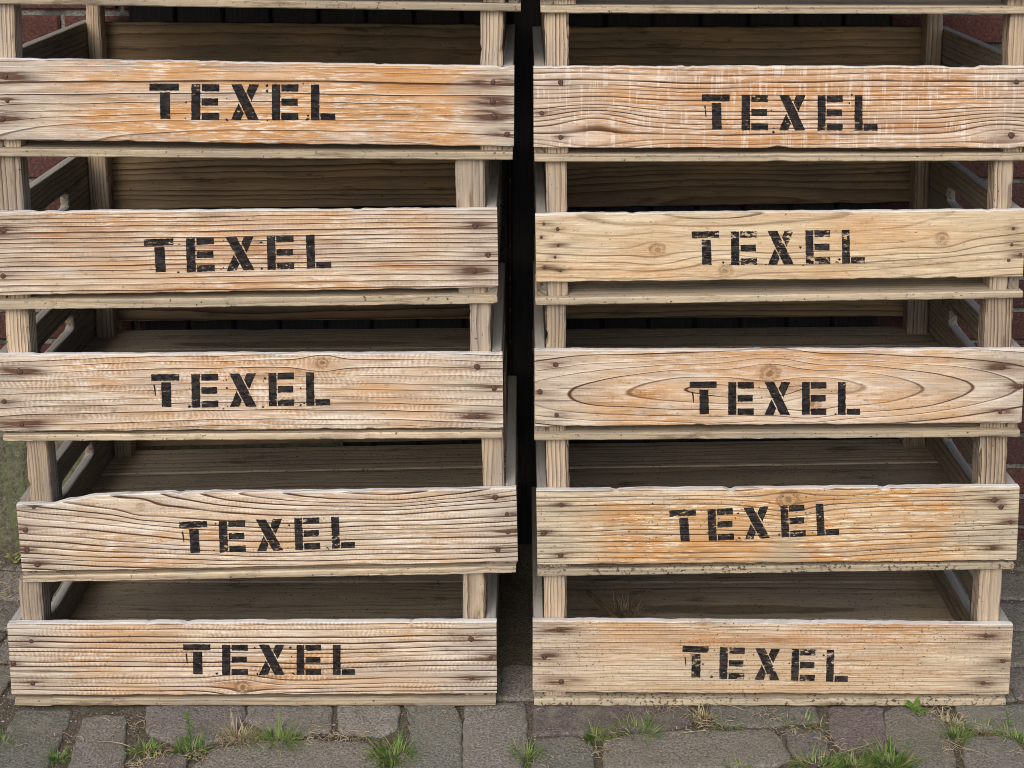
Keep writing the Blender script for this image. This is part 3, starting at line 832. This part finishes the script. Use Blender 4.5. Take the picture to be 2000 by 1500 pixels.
def blade(vs, fs, base, az, lean, L, w, curl, n=6, flat=False):
    """a folded, tapering grass blade with real thickness in its fold"""
    p = Vector(base); el = math.pi/2-lean
    side = Vector((-math.sin(az), math.cos(az), 0))
    s = len(vs)
    for k in range(n+1):
        t = k/n
        ww = w*(1-t**2.2)*(.75+.5*min(t*3,1)*(1-t)) if not flat else w*math.sin(math.pi*min(.98,max(.04,t)))**.7
        d = Vector((math.cos(az)*math.cos(el), math.sin(az)*math.cos(el), math.sin(el)))
        nrm = d.cross(side)
        vs.append(p-side*ww/2); vs.append(p+nrm*ww*.22); vs.append(p+side*ww/2)
        p = p+d*L/n; el -= curl/n
        if p.z < .002: p.z = .002
    for k in range(n):
        a = s+k*3
        fs.append((a,a+1,a+4,a+3)); fs.append((a+1,a+2,a+5,a+4))
def tuft(px, py, n, L, spread, label, mats=(M_GREEN, M_YEL), group='weeds in the paving joints', seed=0, drop=0.0, name='grass_tuft', cat='grass', wid=.0017):
    r = random.Random(seed+px)
    x, y = ground_at(px, py)
    root = bpy.data.objects.new(name, None); COL.objects.link(root); root.location = (x, y, -.006)
    n = int(n*1.7)
    root.empty_display_size = .02
    tag(root, label, cat, group)
    for part, m, frac in (('blades', mats[0], .68), ('pale_blades', mats[1], .32)):
        vs, fs = [], []
        for _ in range(int(n*frac)):
            az = r.uniform(0, 2*math.pi); rr = spread*math.sqrt(r.random())
            b = (rr*math.cos(az), rr*math.sin(az)*.6, 0)
            az2 = az+r.uniform(-.9,.9)
            blade(vs, fs, b, az2, r.uniform(.05,1.35), L*(.35+.95*r.random()**1.6), wid*r.uniform(.5,1.25), r.uniform(.1,2.2))
        link(part, mesh(part, vs, fs, True), root, (0,0,0), (0,0,0), m)
    return root
# px, py, blades, length, spread, label
T = [
 (112,1478,50,.022,.012,'short thin grass tuft in the joint below the lower left crate corner'),
 (285,1462,80,.020,.022,'low spreading grass tuft left of the tall narrow weed'),
 (372,1462,100,.030,.022,'green tuft around the foot of the tall narrow weed'),
 (545,1446,140,.040,.024,'bright green tuft just right of the brown dried tuft under left stack'),
 (765,1476,200,.038,.028,'large bushy grass tuft alone in front of the right half of left stack'),
 (1026,1476,110,.030,.018,'upright grass tuft in the paving joint in front of the gap between stacks'),
 (1162,1436,90,.026,.012,'small slim grass tuft at the left end of the long grey brick'),
 (1240,1428,130,.028,.032,'wide ragged grass tuft under the left part of right stack'),
 (1420,1416,45,.020,.018,'sparse grass wisps between two bricks under the middle of right stack'),
 (1440,1502,60,.022,.016,'small tuft cut by the bottom photo edge below the long grey brick'),
 (1572,1412,60,.022,.026,'thin dark grass left of the purple square brick'),
 (1592,1490,110,.024,.032,'low grass patch below the small brown brick near the bottom edge'),
 (1668,1492,110,.026,.022,'dense low grass below the purple square brick'),
 (1738,1488,200,.042,.026,'tallest bushy grass tuft with seed heads right of the purple square brick'),
 (1868,1436,110,.026,.022,'grass tuft in the joint near the lower right crate corner'),
 (1918,1428,90,.022,.028,'low grass tuft right of the crate corner among dry stems'),
 (1985,1440,80,.024,.022,'grass tuft at the right edge of the photo'),
 (6,1452,50,.022,.012,'grass tuft at the left edge of the photo'),
]
for i, (px, py, n, L, sp, lb) in enumerate(T): tuft(px, py, n, L, sp, lb, seed=i*31)
tuft(470,1442,120,.040,.024,'brown dried grass tuft with tangled straw under left stack', (M_DRY, M_YEL), seed=77, name='dried_grass_tuft')
tuft(300,1492,60,.018,.030,'flattened straw litter in the joint near bottom left', (M_DRY, M_YEL), seed=5, name='dried_grass_tuft')
tuft(1372,1398,60,.020,.020,'dry straw wisps beside the crate at the left of a dark brick', (M_DRY, M_YEL), seed=6, name='dried_grass_tuft')
tuft(1850,1410,70,.024,.022,'dry straw stems behind the grass near the lower right crate corner', (M_DRY, M_GREEN), seed=8, name='dried_grass_tuft')

def leafy(px, py, label, seed, leaves, L, w, stem, Y=None, mat=M_GREEN):
    r = random.Random(seed); x, y = ground_at(px, py)
    root = bpy.data.objects.new('leafy_weed', None); COL.objects.link(root); root.location = (x,y,-.005)
    tag(root, label, 'weed', 'weeds in the paving joints')
    vs, fs = [], []
    n = 8
    for k in range(n+1):
        for q in range(5):
            a = 2*math.pi*q/5; rad = .0011*(1-.5*k/n)
            vs.append((rad*math.cos(a)+.003*math.sin(k*.5), rad*math.sin(a), stem*k/n))
    for k in range(n):
        for q in range(5): fs.append((k*5+q, k*5+(q+1)%5, k*5+5+(q+1)%5, k*5+5+q))
    link('stem', mesh('stem', vs, fs, True), root, mat=mat)
    vs, fs = [], []
    for k in range(leaves):
        t = (k+.6)/leaves; az = k*2.4+r.uniform(-.4,.4)
        blade(vs, fs, (.003*math.sin(t*4),0,stem*t), az, r.uniform(.7,1.2), L*r.uniform(.7,1.1)*(1.1-.5*t), w, r.uniform(.2,.8), n=7, flat=True)
    link('leaves', mesh('leaves', vs, fs, True), root, mat=mat)
leafy(368,1450,'tall narrow feathery weed standing before the left stack', 4, 22, .014, .0030, .055)
leafy(1785,1392,'bright green weed with broad leaves against the lower edge of right stack', 9, 6, .030, .0085, .014)
leafy(1965,1420,'slender weed with tiny leaves beside the lower right crate corner', 12, 10, .010, .003, .036)
leafy(28,1098,'pale leafy seedling at the foot of the mossy plinth', 15, 6, .026, .011, .020, mat=M_YEL)

# loose straw, crumbs and grit
def litter():
    r = random.Random(21); vs, fs = [], []
    def stick(x, y, z, az, L, w):
        s = len(vs); k = 4; bend = r.uniform(-.5,.5); hz = r.uniform(.2,1.5)
        for i in range(k+1):
            t = i/k; a = az+bend*t
            X, Y = x+math.cos(a)*L*t, y+math.sin(a)*L*t; Z = z+.002*math.sin(math.pi*t)*hz
            for q in range(3):
                b = 2*math.pi*q/3; vs.append((X-math.sin(a)*w*math.cos(b), Y+math.cos(a)*w*math.cos(b), Z+w*math.sin(b)))
        for i in range(k):
            for q in range(3): fs.append((s+i*3+q, s+i*3+(q+1)%3, s+i*3+3+(q+1)%3, s+i*3+3+q))
    centres = [(120,1440,12),(200,1450,6),(270,1415,30),(300,1480,46),(260,1500,30),(400,1475,36),(480,1448,50),(620,1440,45),(690,1440,45),(890,1400,8),(1040,1490,14),
               (1180,1470,40),(1200,1440,20),(1380,1410,45),(1500,1400,35),(1560,1420,40),(1600,1440,24),(1630,1470,30),(1700,1470,24),(1840,1395,40),(1860,1460,40),(1930,1430,34),(1300,1388,50),(1980,1470,16),
               (18,1130,60),(8,1160,40),(10,1280,30)]
    for px, py, n in centres:
        for _ in range(int(n*1.1)):
            x, y = ground_at(px+r.gauss(0,26), py+r.gauss(0,9))
            stick(x, y, r.uniform(-.003,.003), r.uniform(0,6.28), r.uniform(.004,.020), r.uniform(.0003,.0008))
    # single long straws
    for px, py, az, L in ((190,1452,.02,.055),(690,1390,-.8,.035),(1330,1436,.15,.040),(1650,1472,.28,.060),(1390,1380,.10,.050),(1850,1450,-1.0,.050),(870,1386,-.9,.040)):
        x, y = ground_at(px, py); stick(x, y, .0035, az, L, .0009)
    return mesh('straw_litter', vs, fs, True)
tag(link('straw_litter', litter(), None, (0,0,0), (0,0,0), M_DRY), 'loose bits of straw and dead stems lying in the joints', 'litter', kind='stuff')
def grit():
    r = random.Random(5); vs, fs = [], []
    pts = []
    for _ in range(2600):
        u = r.random()
        if u < .72: px, py = r.uniform(-20,2020), 1378+abs(r.gauss(0,1))*60
        else: px, py = r.choice([r.uniform(-10,45), r.uniform(1960,2010)]), r.uniform(1075,1380)
        x, y = ground_at(px, py)
        if y > -.001 and -.76 < x < .705 and not (-.03 < x < .012): continue
        z = soil_z(x,y)+.001
        pts.append((x,y,z,r.uniform(.0006,.0024)))
    oc = [(1,0,0),(0,1,0),(-1,0,0),(0,-1,0),(0,0,1),(0,0,-1)]
    of = [(0,1,4),(1,2,4),(2,3,4),(3,0,4),(1,0,5),(2,1,5),(3,2,5),(0,3,5)]
    for x,y,z,s in pts:
        b = len(vs); a = r.uniform(0,6)
        for o in oc:
            k = s*r.uniform(.6,1.3); X = o[0]*math.cos(a)-o[1]*math.sin(a); Y = o[0]*math.sin(a)+o[1]*math.cos(a)
            vs.append((x+X*k, y+Y*k, z+o[2]*k*.7))
        for f in of: fs.append(tuple(b+q for q in f))
    return mesh('grit', vs, fs)
g = G('grit'); n = g.noise(g.coord(), 150, 2)
tag(link('grit', grit(), None, (0,0,0), (0,0,0), g.bsdf(g.mix(g.ss(n,.35,.65),(.09,.075,.06),(.36,.32,.27)), .9)), 'fine grit and crumbs of soil scattered over the paving joints', 'grit', kind='stuff')

# a dry stick and a nest of straw lying in the lowest right crate
def rod(a, b, w, n=8):
    vs, fs = [], []; a, b = Vector(a), Vector(b); d = (b-a).normalized(); u = d.orthogonal().normalized(); v = d.cross(u)
    for k in range(n+1):
        p = a+(b-a)*k/n+u*.002*mn.noise((k*.7,1,2))
        for q in range(6):
            t = 2*math.pi*q/6; ww = w*(1+.2*mn.noise((k*.9,q,3)))
            vs.append(p+u*ww*math.cos(t)+v*ww*math.sin(t))
    for k in range(n):
        for q in range(6): fs.append((k*6+q,k*6+(q+1)%6,k*6+6+(q+1)%6,k*6+6+q))
    fs.append(tuple(range(6))[::-1]); fs.append(tuple(n*6+q for q in range(6)))
    return mesh('dry_stick', vs, fs, True)
# inside the lowest right crate: the floor lies at about z = .018
tag(link('dry_stick', rod((*ground_at(1148,1156,.0225),.0225),(*ground_at(1212,1214,.0225),.0225),.0035), None, mat=M_TWIG), 'brown dry stick lying inside the lowest right crate', 'stick')
root = tuft(1200,1300,110,.040,.026,'small nest of dry straw beside the stick inside the lowest right crate', (M_DRY, M_DRY), None, 3, name='straw_wisp', cat='straw')
root.location = (*ground_at(1220,1198,.0185),.0185)

# ------------------------------------------------------------------ light
EL, AZ = math.radians(42), math.radians(200)     # sun high behind the camera, a little to the left
w = bpy.data.worlds.new('World'); scene.world = w; w.use_nodes = True
nt = w.node_tree; bg = nt.nodes['Background']
sky = nt.nodes.new('ShaderNodeTexSky'); sky.sky_type = 'NISHITA'; sky.sun_disc = False
sky.sun_elevation = EL; sky.sun_rotation = AZ; sky.air_density = 1.0; sky.dust_density = 3.0
nt.links.new(sky.outputs[0], bg.inputs[0]); bg.inputs[1].default_value = .15
sun = bpy.data.lights.new('sun', 'SUN'); sun.energy = 1.25; sun.angle = math.radians(50); sun.color = (1,.965,.92)
so = bpy.data.objects.new('sun', sun); COL.objects.link(so)
dirv = Vector((math.sin(AZ)*math.cos(EL), math.cos(AZ)*math.cos(EL), math.sin(EL)))
so.rotation_euler = dirv.to_track_quat('Z', 'Y').to_euler()
so.location = dirv*6

vs_ = scene.view_settings
scene.display_settings.display_device = 'sRGB'
vs_.view_transform = 'Standard'; vs_.look = 'None'; vs_.exposure = 0.43; vs_.gamma = 1
scene.cycles.max_bounces = 8; scene.cycles.diffuse_bounces = 6; scene.cycles.transparent_max_bounces = 8
scene.cycles.use_denoising = True; scene.cycles.filter_width = .95
